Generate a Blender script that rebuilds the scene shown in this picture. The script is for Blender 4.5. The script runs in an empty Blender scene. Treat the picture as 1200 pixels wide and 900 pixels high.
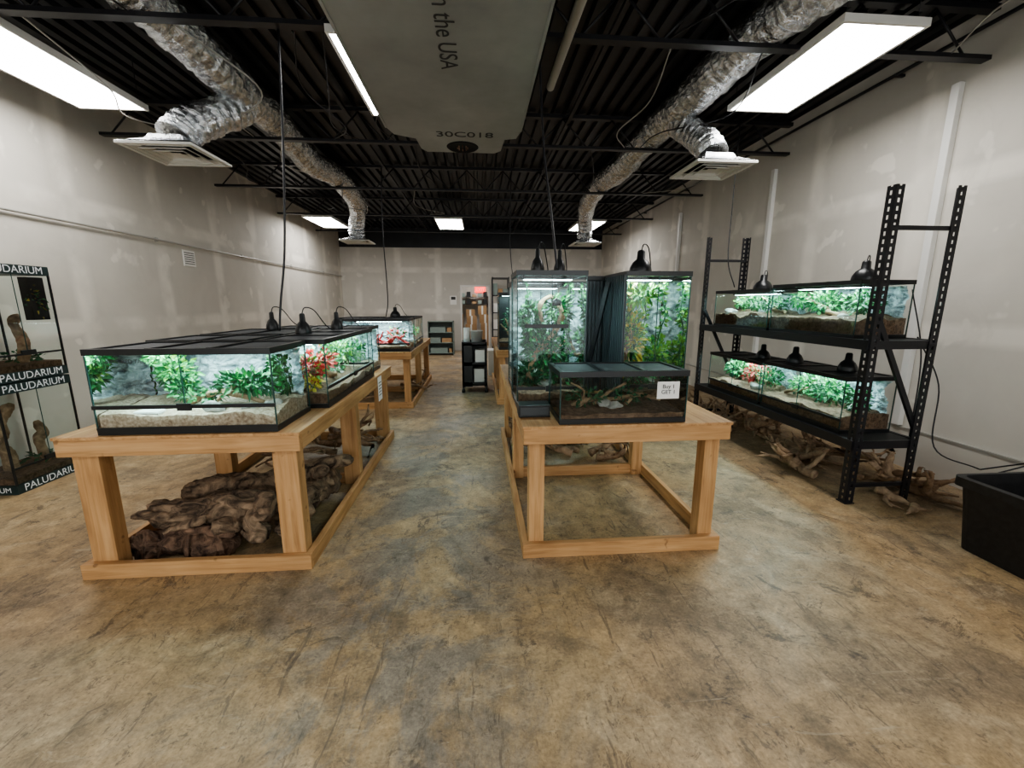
import bpy, math, random
from mathutils import Vector, Matrix, noise

XL,XR,YB,YF,ZT=-4.15,3.94,13.55,-2.5,3.72

# ---------------------------------------------------------------- materials
def newmat(name):
    m=bpy.data.materials.new(name); m.use_nodes=True
    nt=m.node_tree; b=nt.nodes['Principled BSDF']
    return m,nt,b
def simple(name,col,rough=.5,metal=0,emit=None,es=0,spec=None):
    m,nt,b=newmat(name)
    b.inputs['Base Color'].default_value=(*col,1)
    b.inputs['Roughness'].default_value=rough
    b.inputs['Metallic'].default_value=metal
    if emit:
        b.inputs['Emission Color'].default_value=(*emit,1)
        b.inputs['Emission Strength'].default_value=es
    return m
def N(nt,t,**kw):
    n=nt.nodes.new(t)
    for k,v in kw.items():
        if k in n.inputs: n.inputs[k].default_value=v
        else: setattr(n,k,v)
    return n
def coords(nt,scale=(1,1,1)):
    tc=nt.nodes.new('ShaderNodeTexCoord'); mp=nt.nodes.new('ShaderNodeMapping')
    mp.inputs['Scale'].default_value=scale
    nt.links.new(tc.outputs['Object'],mp.inputs['Vector'])
    return mp.outputs['Vector']
def noise_tex(nt,vec,scale,detail=5,rough=.55,dist=0):
    n=nt.nodes.new('ShaderNodeTexNoise')
    n.inputs['Scale'].default_value=scale;n.inputs['Detail'].default_value=detail
    n.inputs['Roughness'].default_value=rough;n.inputs['Distortion'].default_value=dist
    nt.links.new(vec,n.inputs['Vector']); return n.outputs['Fac']
def ramp(nt,fac,stops):
    r=nt.nodes.new('ShaderNodeValToRGB'); el=r.color_ramp.elements
    while len(el)<len(stops): el.new(.5)
    for e,(p,c) in zip(el,stops):
        e.position=p; e.color=(*c,1) if len(c)==3 else c
    nt.links.new(fac,r.inputs['Fac']); return r.outputs['Color']
def mix(nt,fac,a,b,mode='MIX'):
    m=nt.nodes.new('ShaderNodeMix'); m.data_type='RGBA'; m.blend_type=mode
    for sock,v in ((m.inputs[0],fac),(m.inputs[6],a),(m.inputs[7],b)):
        if isinstance(v,(int,float)): sock.default_value=v
        elif isinstance(v,tuple): sock.default_value=(*v,1) if len(v)==3 else v
        else: nt.links.new(v,sock)
    return m.outputs[2]
def bump(nt,b,h,strength=.3,dist=.02):
    n=nt.nodes.new('ShaderNodeBump'); n.inputs['Strength'].default_value=strength
    n.inputs['Distance'].default_value=dist
    nt.links.new(h,n.inputs['Height']); nt.links.new(n.outputs['Normal'],b.inputs['Normal'])
def g(v): return (v,v,v)
def noisy(name,c1,c2,scale,rough=.6,bs=.3,bd=.01,metal=0,sc=(1,1,1),lo=.35,hi=.65,detail=6,dist=0):
    m,nt,b=newmat(name); v=coords(nt,sc); f=noise_tex(nt,v,scale,detail,.6,dist)
    nt.links.new(ramp(nt,f,[(lo,c1),(hi,c2)]),b.inputs['Base Color'])
    b.inputs['Roughness'].default_value=rough; b.inputs['Metallic'].default_value=metal
    if bs: bump(nt,b,f,bs,bd)
    return m

def mk_floor():
    m,nt,b=newmat('stained_concrete'); v=coords(nt)
    n1=noise_tex(nt,v,.55,6,.6,.3); n2=noise_tex(nt,v,1.7,10,.68,.7); n3=noise_tex(nt,v,9,10,.75,.3)
    n5=noise_tex(nt,v,70,6,.7)
    base=ramp(nt,n1,[(.36,(.34,.225,.115)),(.5,(.41,.285,.155)),(.64,(.30,.225,.145))])
    base=mix(nt,ramp(nt,n2,[(.35,g(0)),(.49,g(.0)),(.58,g(.75))]),base,(.215,.155,.095))
    base=mix(nt,ramp(nt,noise_tex(nt,v,2.6,10,.68,1.2),[(.51,g(0)),(.61,g(.6))]),base,(.47,.355,.22))
    sx=nt.nodes.new('ShaderNodeSeparateXYZ'); nt.links.new(v,sx.inputs[0])
    ab=N(nt,'ShaderNodeMath',operation='ABSOLUTE'); ad=N(nt,'ShaderNodeMath',operation='ADD'); ad.inputs[1].default_value=.35
    nt.links.new(sx.outputs['X'],ad.inputs[0]); nt.links.new(ad.outputs[0],ab.inputs[0])
    mr=nt.nodes.new('ShaderNodeMapRange'); mr.inputs[1].default_value=.2;mr.inputs[2].default_value=1.1;mr.inputs[3].default_value=1;mr.inputs[4].default_value=.12
    nt.links.new(ab.outputs[0],mr.inputs[0])
    patch=ramp(nt,noise_tex(nt,v,1.35,11,.74,.5),[(.47,g(0)),(.54,g(1))])
    mu=N(nt,'ShaderNodeMath',operation='MULTIPLY'); nt.links.new(mr.outputs[0],mu.inputs[0]); nt.links.new(patch,mu.inputs[1])
    mu2=N(nt,'ShaderNodeMath',operation='MULTIPLY'); mu2.inputs[1].default_value=.7; nt.links.new(mu.outputs[0],mu2.inputs[0])
    base=mix(nt,mu2.outputs[0],base,(.20,.18,.155))
    base=mix(nt,.65,base,ramp(nt,n3,[(.3,g(.35)),(.5,g(.95)),(.7,g(1.45))]),'MULTIPLY')
    base=mix(nt,.6,base,ramp(nt,n5,[(.3,g(.5)),(.65,g(1.3))]),'MULTIPLY')
    sp=ramp(nt,noise_tex(nt,v,3.6,13,.84,.8),[(.56,g(0)),(.60,g(.75))])
    base=mix(nt,sp,base,(.080,.058,.042))
    fine=ramp(nt,noise_tex(nt,v,15,10,.8,.8),[(.57,g(0)),(.61,g(.6))])
    base=mix(nt,fine,base,(.10,.075,.052))
    vs=coords(nt,(9,1.3,1)); sc=ramp(nt,noise_tex(nt,vs,2.2,9,.78,1.0),[(.58,g(0)),(.61,g(.6))])
    base=mix(nt,sc,base,(.10,.075,.055))
    vs2=coords(nt,(1.6,7,1)); sc2=ramp(nt,noise_tex(nt,vs2,1.6,9,.75,1.5),[(.60,g(0)),(.64,g(.4))])
    base=mix(nt,sc2,base,(.50,.41,.29))
    nt.links.new(base,b.inputs['Base Color'])
    nt.links.new(ramp(nt,n2,[(.3,g(.36)),(.7,g(.62))]),b.inputs['Roughness'])
    b.inputs['Specular IOR Level'].default_value=.4
    bump(nt,b,n3,.15,.01); return m
def mk_wall(name,axis,c=(.56,.53,.475)):
    m,nt,b=newmat(name); v=coords(nt)
    n1=noise_tex(nt,v,.9,5,.6,.3)
    base=ramp(nt,n1,[(.3,tuple(x*.88 for x in c)),(.7,tuple(x*1.05 for x in c))])
    sx=nt.nodes.new('ShaderNodeSeparateXYZ'); nt.links.new(v,sx.inputs[0])
    def seam(out,period,w,off=0):
        a=N(nt,'ShaderNodeMath',operation='ADD');a.inputs[1].default_value=off+100*period; nt.links.new(out,a.inputs[0])
        p=N(nt,'ShaderNodeMath',operation='PINGPONG');p.inputs[1].default_value=period/2; nt.links.new(a.outputs[0],p.inputs[0])
        r=nt.nodes.new('ShaderNodeMapRange'); r.inputs[1].default_value=w;r.inputs[2].default_value=w*.4;r.inputs[3].default_value=0;r.inputs[4].default_value=1
        nt.links.new(p.outputs[0],r.inputs[0]); return r.outputs[0]
    s1=seam(sx.outputs[axis],1.22,.14); s2=seam(sx.outputs['Z'],1.25,.11)
    mx=N(nt,'ShaderNodeMath',operation='MAXIMUM'); nt.links.new(s1,mx.inputs[0]); nt.links.new(s2,mx.inputs[1])
    br=ramp(nt,noise_tex(nt,v,1.6,4,.5),[(.42,g(.10)),(.58,g(.85))])
    mu=N(nt,'ShaderNodeMath',operation='MULTIPLY'); nt.links.new(mx.outputs[0],mu.inputs[0]); nt.links.new(br,mu.inputs[1])
    base=mix(nt,mu.outputs[0],base,tuple(min(1,x*1.28) for x in c))
    blobs=ramp(nt,noise_tex(nt,v,2.6,3,.45,.2),[(.63,g(0)),(.66,g(.7))])
    base=mix(nt,blobs,base,tuple(min(1,x*1.25) for x in c))
    drk=ramp(nt,noise_tex(nt,v,1.3,8,.7,.8),[(.56,g(0)),(.70,g(.35))])
    base=mix(nt,drk,base,tuple(x*.78 for x in c))
    nt.links.new(base,b.inputs['Base Color']); b.inputs['Roughness'].default_value=.7
    return m
def mk_wood(name,sc):
    m,nt,b=newmat(name); v=coords(nt,sc)
    n=noise_tex(nt,v,4,6,.6,.6); n2=noise_tex(nt,coords(nt),2.2,3)
    c=ramp(nt,n,[(.30,(.36,.19,.075)),(.5,(.53,.305,.135)),(.7,(.62,.385,.19))])
    c=mix(nt,.7,c,ramp(nt,n2,[(.3,(.66,.60,.54)),(.7,(1.06,1.06,1.06))]),'MULTIPLY')
    kn=ramp(nt,noise_tex(nt,coords(nt),11,2),[(.68,g(0)),(.73,g(.7))])
    c=mix(nt,kn,c,(.17,.08,.03))
    nt.links.new(c,b.inputs['Base Color']); b.inputs['Roughness'].default_value=.6
    bump(nt,b,n,.08,.004); return m
def mk_glass(name='tank_glass',tint=(.94,.98,.965),k=1.0):
    m=bpy.data.materials.new(name); m.use_nodes=True; nt=m.node_tree; nt.nodes.clear()
    o=nt.nodes.new('ShaderNodeOutputMaterial'); t=nt.nodes.new('ShaderNodeBsdfTransparent')
    gl=nt.nodes.new('ShaderNodeBsdfGlossy'); gl.inputs['Roughness'].default_value=.03
    t.inputs['Color'].default_value=(*tint,1)
    f=nt.nodes.new('ShaderNodeFresnel'); f.inputs['IOR'].default_value=1.45
    mm=N(nt,'ShaderNodeMath',operation='MULTIPLY'); mm.inputs[1].default_value=k
    nt.links.new(f.outputs[0],mm.inputs[0])
    mx=nt.nodes.new('ShaderNodeMixShader')
    nt.links.new(mm.outputs[0],mx.inputs[0]);nt.links.new(t.outputs[0],mx.inputs[1]);nt.links.new(gl.outputs[0],mx.inputs[2])
    nt.links.new(mx.outputs[0],o.inputs['Surface']); return m
def mk_leaf(name,c1,c2):
    m,nt,b=newmat(name); f=noise_tex(nt,coords(nt),14,4)
    nt.links.new(ramp(nt,f,[(.35,c1),(.65,c2)]),b.inputs['Base Color']); b.inputs['Roughness'].default_value=.5
    return m

M={}
M['floor']=mk_floor()
M['wallY']=mk_wall('painted_drywall_side','Y'); M['wallX']=mk_wall('painted_drywall_back','X',(.53,.505,.46))
M['deck']=noisy('black_steel_deck',(.006,.007,.009),(.015,.016,.021),3,.42,.1)
M['blk']=simple('black_painted_steel',(.013,.013,.016),.4)
M['plastic']=simple('black_plastic',(.010,.011,.012),.35)
M['screen']=simple('mesh_screen',(.045,.05,.052),.6)
M['rib']=simple('ribbed_plastic',(.06,.075,.082),.3)
M['glass']=mk_glass(); M['glass2']=mk_glass('window_glass',(.95,.98,.97),.6)
M['edge']=simple('glass_edge',(.03,.07,.065),.2)
M['wx']=mk_wood('pine_along_x',(.5,9,9)); M['wy']=mk_wood('pine_along_y',(9,.5,9)); M['wz']=mk_wood('pine_along_z',(9,9,.5))
M['panel']=simple('led_panel',(1,1,1),.5,0,(1,.985,.96),15)
M['white']=simple('white_enamel',(.70,.69,.66),.4)
M['diff']=simple('diffuser_enamel',(.62,.61,.57),.4)
M['flex']=noisy('foil_duct',(.42,.44,.46),(.90,.92,.94),26,.20,1.0,.02,1.0)
M['galv']=noisy('galvanised_sheet',(.29,.305,.295),(.40,.42,.41),2.2,.42,.05,.01,.35,lo=.3,hi=.7)
M['ink']=simple('black_ink',(.05,.05,.05),.8)
M['dark']=simple('dark_cavity',(.01,.01,.01),.9)
M['sand']=noisy('sand_substrate',(.26,.18,.12),(.55,.44,.34),60,.9,.6,.01)
M['soil']=noisy('soil_substrate',(.08,.045,.026),(.22,.135,.085),45,.9,.6,.01)
M['rock']=noisy('slate_background',(.13,.17,.19),(.66,.74,.77),9,.8,1,.03,0,(1,1,1.8),.35,.63,10,1.2)
M['stone']=noisy('grey_stone',(.24,.23,.21),(.45,.43,.40),14,.8,.5)
M['l1']=mk_leaf('leaf_green',(.02,.13,.035),(.06,.33,.09))
M['l2']=mk_leaf('leaf_lime',(.09,.25,.03),(.25,.45,.08))
M['l3']=mk_leaf('leaf_deep',(.008,.055,.02),(.03,.15,.06))
M['l4']=mk_leaf('leaf_red',(.32,.015,.02),(.64,.07,.06))
M['l5']=mk_leaf('leaf_yellow',(.45,.36,.03),(.65,.52,.10))
M['dw']=noisy('driftwood',(.13,.075,.04),(.42,.29,.18),12,.8,.7,.02,0,(1,1,1),.3,.7,8,1)
M['dwl']=noisy('pale_driftwood',(.20,.13,.08),(.52,.38,.25),12,.8,.7,.02,0,(1,1,1),.3,.7,8,1)
M['bark']=noisy('cork_bark',(.045,.027,.016),(.40,.275,.175),8,.9,1,.05,0,(1,1,1),.36,.66,10,1.5)
M['barkr']=noisy('cork_bark_red',(.04,.02,.012),(.30,.18,.115),10,.9,1,.05,0,(1,1,1),.36,.68,10,1.5)
M['led']=simple('tank_led',(1,1,1),.5,0,(.66,.98,1),50)
M['paper']=simple('paper',(.78,.77,.74),.8)
M['card']=noisy('cardboard',(.33,.2,.1),(.42,.27,.15),3,.8,0)
M['red']=simple('exit_red',(.6,.02,.02),.5,0,(1,.05,.03),2)
M['pvc']=simple('white_pvc',(.62,.60,.55),.4)
M['conduit']=simple('steel_conduit',(.42,.41,.38),.4,.4)
M['binp']=noisy('bin_plastic',(.010,.010,.011),(.02,.02,.021),30,.45,.15,.003)
M['cab']=simple('grey_green_steel',(.20,.25,.23),.45)
M['wlabel']=simple('label_white',(.8,.82,.84),.6)
M['band']=simple('label_band',(.012,.03,.03),.5)
M['greyshelf']=simple('rack_deck',(.03,.03,.03),.6)

# ---------------------------------------------------------------- mesh builder
class MB:
    def __init__(s): s.v=[];s.f=[];s.m=[];s.sm=[];s.mats=[]
    def mi(s,k):
        if k not in s.mats: s.mats.append(k)
        return s.mats.index(k)
    def add(s,vs,fs,k,smooth=False):
        o=len(s.v); i=s.mi(k); s.v.extend([tuple(x) for x in vs])
        for f in fs: s.f.append([o+a for a in f]); s.m.append(i); s.sm.append(smooth)
    def hexa(s,p,k):
        s.add(p,[(0,3,2,1),(4,5,6,7),(0,1,5,4),(1,2,6,5),(2,3,7,6),(3,0,4,7)],k)
    def box(s,a,b,k):
        x0,y0,z0=a;x1,y1,z1=b
        s.hexa([(x0,y0,z0),(x1,y0,z0),(x1,y1,z0),(x0,y1,z0),(x0,y0,z1),(x1,y0,z1),(x1,y1,z1),(x0,y1,z1)],k)
    def beam(s,p0,p1,w,h,k,up=(0,0,1)):
        p0=Vector(p0);p1=Vector(p1);d=(p1-p0).normalized();u=Vector(up)
        if abs(d.dot(u))>.98:u=Vector((0,1,0))
        r=d.cross(u).normalized();u=r.cross(d)
        q=[]
        for p in (p0,p1):
            q+= [p-r*w/2-u*h/2,p+r*w/2-u*h/2,p+r*w/2+u*h/2,p-r*w/2+u*h/2]
        s.add(q,[(0,1,2,3),(7,6,5,4),(0,4,5,1),(1,5,6,2),(2,6,7,3),(3,7,4,0)],k)
    def tube(s,pts,rad,k,seg=8,disp=None,cap=True,smooth=True,flat=1):
        pts=[Vector(p) for p in pts]; n=len(pts)
        if not hasattr(rad,'__len__'): rad=[rad]*n
        d=(pts[1]-pts[0]).normalized(); a=Vector((0,0,1)) if abs(d.z)<.9 else Vector((1,0,0))
        r=d.cross(a).normalized(); vs=[];fs=[]
        for i in range(n):
            d=(pts[min(i+1,n-1)]-pts[max(i-1,0)]).normalized()
            r=(r-d*r.dot(d)).normalized(); u=d.cross(r)
            for j in range(seg):
                t=2*math.pi*j/seg; rr=rad[i]
                off=r*math.cos(t)+u*math.sin(t)*flat
                if disp: rr*=disp(i,j,pts[i]+off*rr)
                vs.append(pts[i]+off*rr)
        for i in range(n-1):
            for j in range(seg):
                a0=i*seg+j;b0=i*seg+(j+1)%seg
                fs.append((a0,b0,b0+seg,a0+seg))
        if cap:
            fs.append(tuple(range(seg-1,-1,-1))); fs.append(tuple((n-1)*seg+j for j in range(seg)))
        s.add(vs,fs,k,smooth)
    def lathe(s,prof,c,k,seg=20,smooth=True):
        vs=[];fs=[];n=len(prof)
        for (r,z) in prof:
            for j in range(seg):
                t=2*math.pi*j/seg; vs.append((c[0]+r*math.cos(t),c[1]+r*math.sin(t),c[2]+z))
        for i in range(n-1):
            for j in range(seg):
                a0=i*seg+j;b0=i*seg+(j+1)%seg; fs.append((a0,b0,b0+seg,a0+seg))
        s.add(vs,fs,k,smooth)
    def grid(s,fn,nu,nv,k,smooth=True):
        vs=[fn(i/nu,j/nv) for j in range(nv+1) for i in range(nu+1)]
        fs=[(j*(nu+1)+i,j*(nu+1)+i+1,(j+1)*(nu+1)+i+1,(j+1)*(nu+1)+i) for j in range(nv) for i in range(nu)]
        s.add(vs,fs,k,smooth)
    def blob(s,c,r,k,seed=0,amp=.25,n=12,fr=1.3):
        vs=[];fs=[]
        for i in range(n+1):
            ph=math.pi*i/n
            for j in range(2*n):
                t=math.pi*j/n; d=Vector((math.sin(ph)*math.cos(t),math.sin(ph)*math.sin(t),math.cos(ph)))
                q=1+amp*noise.noise(d*fr+Vector((seed,seed*1.7,0)))*2
                vs.append((c[0]+d.x*r[0]*q,c[1]+d.y*r[1]*q,c[2]+d.z*r[2]*q))
        for i in range(n):
            for j in range(2*n):
                a0=i*2*n+j;b0=i*2*n+(j+1)%(2*n); fs.append((a0,a0+2*n,b0+2*n,b0))
        s.add(vs,fs,k,True)
    def leaf(s,p,d,L,w,k,rng):
        d=d.normalized(); a=Vector((rng.uniform(-1,1),rng.uniform(-1,1),rng.uniform(-.2,1)))
        r=d.cross(a)
        if r.length<.01: return
        r.normalize(); nn=r.cross(d)
        m1=p+d*L*.4; tip=p+d*L-Vector((0,0,L*.2))
        s.add([p,m1+r*w+nn*w*.3,tip,m1-r*w+nn*w*.3,p+d*L*.5-nn*w*.1],[(0,1,4),(1,2,4),(0,4,3),(4,2,3)],k)
    def foliage(s,c,rad,n,size,ks,rng):
        c=Vector(c)
        for i in range(n):
            d=Vector((rng.gauss(0,1),rng.gauss(0,1),rng.gauss(0,1))).normalized()
            q=rng.random()**.5
            p=c+Vector((d.x*rad[0]*q,d.y*rad[1]*q,d.z*rad[2]*q))
            dd=d+Vector((rng.uniform(-.6,.6),rng.uniform(-.6,.6),rng.uniform(-.3,.8)))
            L=size*rng.uniform(.6,1.3); s.leaf(p,dd,L,L*rng.uniform(.2,.34),rng.choice(ks),rng)
        for i in range(max(2,n//25)):
            e=c+Vector((rng.uniform(-1,1)*rad[0]*.8,rng.uniform(-1,1)*rad[1]*.8,rng.uniform(0,1)*rad[2]))
            b=Vector((c.x,c.y,c.z-rad[2])); s.tube([b,(b+e)/2+Vector((.01,0,.01)),e],.003,'l3',5)
    def build(s,name,loc=(0,0,0),rz=0,bev=0,parent=None):
        me=bpy.data.meshes.new(name); me.from_pydata(s.v,[],s.f)
        for k in s.mats: me.materials.append(M[k])
        me.polygons.foreach_set('material_index',s.m); me.polygons.foreach_set('use_smooth',s.sm)
        me.update(); ob=bpy.data.objects.new(name,me); bpy.context.scene.collection.objects.link(ob)
        ob.location=loc; ob.rotation_euler=(0,0,rz)
        if bev:
            md=ob.modifiers.new('bevel','BEVEL'); md.width=bev; md.segments=2; md.limit_method='ANGLE'
        if parent: ob.parent=parent
        return ob
def clamp(v,lo,hi,r=0): return max(lo+r,min(hi-r,v))
def crom(P,n=8):
    P=[Vector(p) for p in P]; Q=[P[0]*2-P[1]]+P+[P[-1]*2-P[-2]]; out=[]
    for i in range(1,len(Q)-2):
        for k in range(n):
            t=k/n; a,b,c,d=Q[i-1],Q[i],Q[i+1],Q[i+2]
            out.append(.5*((2*b)+(c-a)*t+(2*a-5*b+4*c-d)*t*t+(3*b-a-3*c+d)*t**3))
    out.append(P[-1]); return out
def text(body,mat,size,M4,parent=None,align='CENTER',name='label_text',ext=.0005):
    c=bpy.data.curves.new(name,'FONT'); c.body=body; c.size=size; c.align_x=align; c.align_y='CENTER'; c.extrude=ext
    c.materials.append(M[mat]); o=bpy.data.objects.new(name,c); bpy.context.scene.collection.objects.link(o)
    if parent: o.parent=parent
    o.matrix_local=M4; return o
def frame(x,y,z,loc):
    m=Matrix((( x[0],y[0],z[0],loc[0]),(x[1],y[1],z[1],loc[1]),(x[2],y[2],z[2],loc[2]),(0,0,0,1))); return m

# ---------------------------------------------------------------- room shell
b=MB(); b.box((XL-.1,YF-.1,-.1),(XR+.1,YB+.1,0),'floor'); b.build('floor')
b=MB(); b.box((XL-.1,YF,0),(XL,YB,ZT+.1),'wallY'); b.build('wall_left')
b=MB(); b.box((XR,YF,0),(XR+.1,YB,ZT+.1),'wallY'); b.build('wall_right')
b=MB(); b.box((XR-.02,YF,0),(XR,YB,.37),'wallY'); b.box((XR-.028,YF,.355),(XR,YB,.372),'conduit'); b.build('baseboard_right')
DX0,DX1,DZ=-.55,.38,2.05; BZ=3.16
b=MB()
b.box((XL-.1,YB,0),(DX0,YB+.12,BZ),'wallX'); b.box((DX1,YB,0),(XR+.1,YB+.12,BZ),'wallX'); b.box((DX0,YB,DZ),(DX1,YB+.12,BZ),'wallX')
b.box((XL-.1,YB,BZ),(XR+.1,YB+.12,ZT+.1),'deck'); b.build('wall_back')
b=MB()
b.box((XL-.1,YF-.1,0),(-3.5,YF,ZT+.1),'wallX'); b.box((3.3,YF-.1,0),(XR+.1,YF,ZT+.1),'wallX')
b.box((-3.5,YF-.1,2.9),(3.3,YF,ZT+.1),'wallX'); b.box((-3.5,YF-.1,0),(3.3,YF,.35),'wallX'); b.build('wall_front')
b=MB()
for i in range(5):
    x=-3.5+i*1.7; x=min(max(x,-3.47),3.27); b.box((x-.03,YF-.08,.35),(x+.03,YF-.02,2.9),'blk')
b.box((-3.5,YF-.08,.35),(3.3,YF-.02,.41),'blk'); b.box((-3.5,YF-.08,2.84),(3.3,YF-.02,2.9),'blk')
b.add([(-3.5,YF-.05,.35),(3.3,YF-.05,.35),(3.3,YF-.05,2.9),(-3.5,YF-.05,2.9)],[(0,1,2,3)],'glass2'); b.build('window_1')
b=MB(); p=.15; x=XL-.08; prof=[]
while x<XR+.1:
    prof+=[(x,ZT+.05),(x+.045,ZT+.05),(x+.06,ZT),(x+.135,ZT)]; x+=p
vs=[];fs=[]
for (xx,zz) in prof: vs+=[(xx,YF,zz),(xx,YB+.05,zz)]
for i in range(len(prof)-1): fs.append((2*i,2*i+1,2*i+3,2*i+2))
b.add(vs,fs,'deck'); b.box((XL-.1,YF,ZT+.06),(XR+.1,YB+.1,ZT+.12),'deck'); b.build('ceiling')
for jy in (-.9,1.22,3.34,5.45,7.52,9.65,11.75):
    b=MB(); zb=3.33; zt=3.66
    b.box((XL,jy-.035,zb),(XR,jy+.035,zb+.03),'blk'); b.box((XL,jy-.035,zt),(XR,jy+.035,zt+.04),'blk')
    x=XL+.1; up=False
    while x<XR-.35:
        xc=x+.15
        if abs(xc+2.27)>.36 and abs(xc-2.17)>.36:
            b.tube([(x,jy,zb+.02 if not up else zt),(x+.3,jy,zt if not up else zb+.02)],.010,'blk',6)
        up=not up; x+=.3
    b.build('ceiling_joist')
b=MB()
for xx in (-1.45,1.1,3.2): b.box((xx-.02,YF,3.60),(xx+.02,YB,3.63),'blk')
b.build('bridging_rail')
for nm,a,c in (('wall_stockroom_back',(-1.6,YB+2.4,0),(1.6,YB+2.5,2.6)),('wall_stockroom_left',(-1.7,YB+.12,0),(-1.6,YB+2.5,2.6)),('wall_stockroom_right',(1.6,YB+.12,0),(1.7,YB+2.5,2.6)),('ceiling_stockroom',(-1.7,YB+.12,2.6),(1.7,YB+2.5,2.7))):
    b=MB(); b.box(a,c,'wallX'); b.build(nm)
b=MB(); b.box((-1.7,YB+.1,-.1),(1.7,YB+2.5,0),'floor'); b.build('floor_stockroom')
b=MB(); b.box((-.3,YB+.8,2.57),(.3,YB+1.4,2.598),'panel'); b.build('ceiling_light_panel')
b=MB()
for (x0,x1) in ((DX0,DX0+.05),(DX1-.05,DX1)): b.box((x0,YB-.015,0),(x1,YB+.115,DZ),'white')
b.box((DX0+.05,YB-.015,DZ-.05),(DX1-.05,YB+.115,DZ),'white'); b.build('door_frame')
b=MB(); rng=random.Random(3)
for (x0,z0,w,h) in ((-.5,0,.5,.4),(-.45,.4,.4,.35),(.05,0,.45,.5),(.1,.5,.35,.3),(-.4,.75,.35,.3),(.05,.8,.4,.3),(-.42,1.05,.3,.22),(.0,1.1,.3,.3),(-.9,0,.38,.6),(-.88,.6,.35,.5)):
    b.box((x0,YB+1.5,z0),(x0+w,YB+1.9,z0+h),'card'); b.box((x0+w/2-.03,YB+1.497,z0),(x0+w/2+.03,YB+1.5,z0+h),'paper')
b.build('cardboard_box_stack')
b=MB(); b.box((-.1,YB+2.36,1.88),(.28,YB+2.4,2.08),'red'); o=b.build('exit_sign')
text('EXIT','wlabel',.16,frame((1,0,0),(0,0,1),(0,-1,0),(.09,YB+2.355,1.98)),o)
b=MB()
for z in (1.45,1.7): 
    b.box((-.9,YB+1.95,z),(.9,YB+2.3,z+.02),'blk')
    for i in range(8): b.box((-.8+i*.2,YB+1.98,z+.02),(-.66+i*.2,YB+2.2,z+.1+.1*((i*7)%3)/2),['card','cab','plastic'][i%3])
for xx in (-.9,.88): b.box((xx,YB+1.95,0),(xx+.02,YB+1.97,1.9),'blk')
b.build('stockroom_shelf')

# ---------------------------------------------------------------- lights
def troffer(x,y,w=.61,l=1.3,z=3.29):
    b=MB(); t=.022
    b.add([(x+t,y+t,z+.006),(x+t,y+l-t,z+.006),(x+w-t,y+l-t,z+.006),(x+w-t,y+t,z+.006)],[(0,1,2,3)],'panel')
    for a,c in (((x,y,z),(x+w,y+t,z+.05)),((x,y+l-t,z),(x+w,y+l,z+.05)),((x,y+t,z),(x+t,y+l-t,z+.05)),((x+w-t,y+t,z),(x+w,y+l-t,z+.05))): b.box(a,c,'white')
    b.box((x+.02,y+.02,z+.03),(x+w-.02,y+l-.02,z+.05),'white')
    for xx in (x+.05,x+w-.05):
        for yy in (y+.05,y+l-.05): b.tube([(xx,yy,z+.05),(xx,yy,ZT)],.003,'blk',5)
    b.build('ceiling_light_panel')
for x,y in ((-3.70,3.36),(-1.0,3.3),(2.39,2.92),(-3.7,9.7),(-.92,9.7),(2.3,9.7),(-3.6,-1.6),(-1.0,-1.9),(2.4,-1.8)): troffer(x,y)  # last three, unseen behind the camera, are added for frontal light on tables

# ---------------------------------------------------------------- ducts
def flex(path,r,name,seed=0):
    pts=crom(path,14)
    out=[pts[0]]
    for a,c in zip(pts,pts[1:]):
        L=(c-a).length; k=max(1,int(L/.022))
        for i in range(1,k+1): out.append(a.lerp(c,i/k))
    b=MB()
    def dp(i,j,pos): return 1+.045*math.sin(i*1.6)+.11*noise.noise(pos*6+Vector((seed,0,0)))+.09*noise.noise(pos*17)
    b.tube(out,r,'flex',22,dp,smooth=False); return b.build(name)
flex([(-2.1,YF+.3,3.50),(-2.2,0,3.47),(-2.27,1.2,3.53),(-2.3,2.3,3.46),(-2.24,3.34,3.53),(-2.2,4.4,3.48),(-2.27,5.45,3.53),(-2.3,6.5,3.44),(-2.27,7.5,3.53),(-2.3,8.6,3.46),(-2.45,9.4,3.4),(-2.58,9.75,3.15),(-2.6,9.82,2.95)],.165,'flexible_duct',1)
flex([(2.1,YF+.3,3.50),(2.2,0,3.47),(2.3,1.2,3.53),(2.28,2.3,3.46),(2.2,3.34,3.53),(2.12,4.4,3.48),(2.15,5.45,3.53),(2.1,6.5,3.42),(2.15,7.5,3.53),(2.2,8.6,3.46),(2.35,9.4,3.4),(2.43,9.75,3.15),(2.45,9.82,2.95)],.165,'flexible_duct',5)
flex([(-2.20,4.72,3.42),(-2.27,4.62,3.33),(-2.40,4.42,3.16),(-2.53,4.24,3.0),(-2.57,4.16,2.885)],.15,'flexible_duct',9)
flex([(2.14,4.78,3.42),(2.17,4.66,3.33),(2.22,4.45,3.15),(2.26,4.27,2.99),(2.27,4.2,2.885)],.135,'flexible_duct',12)
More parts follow.
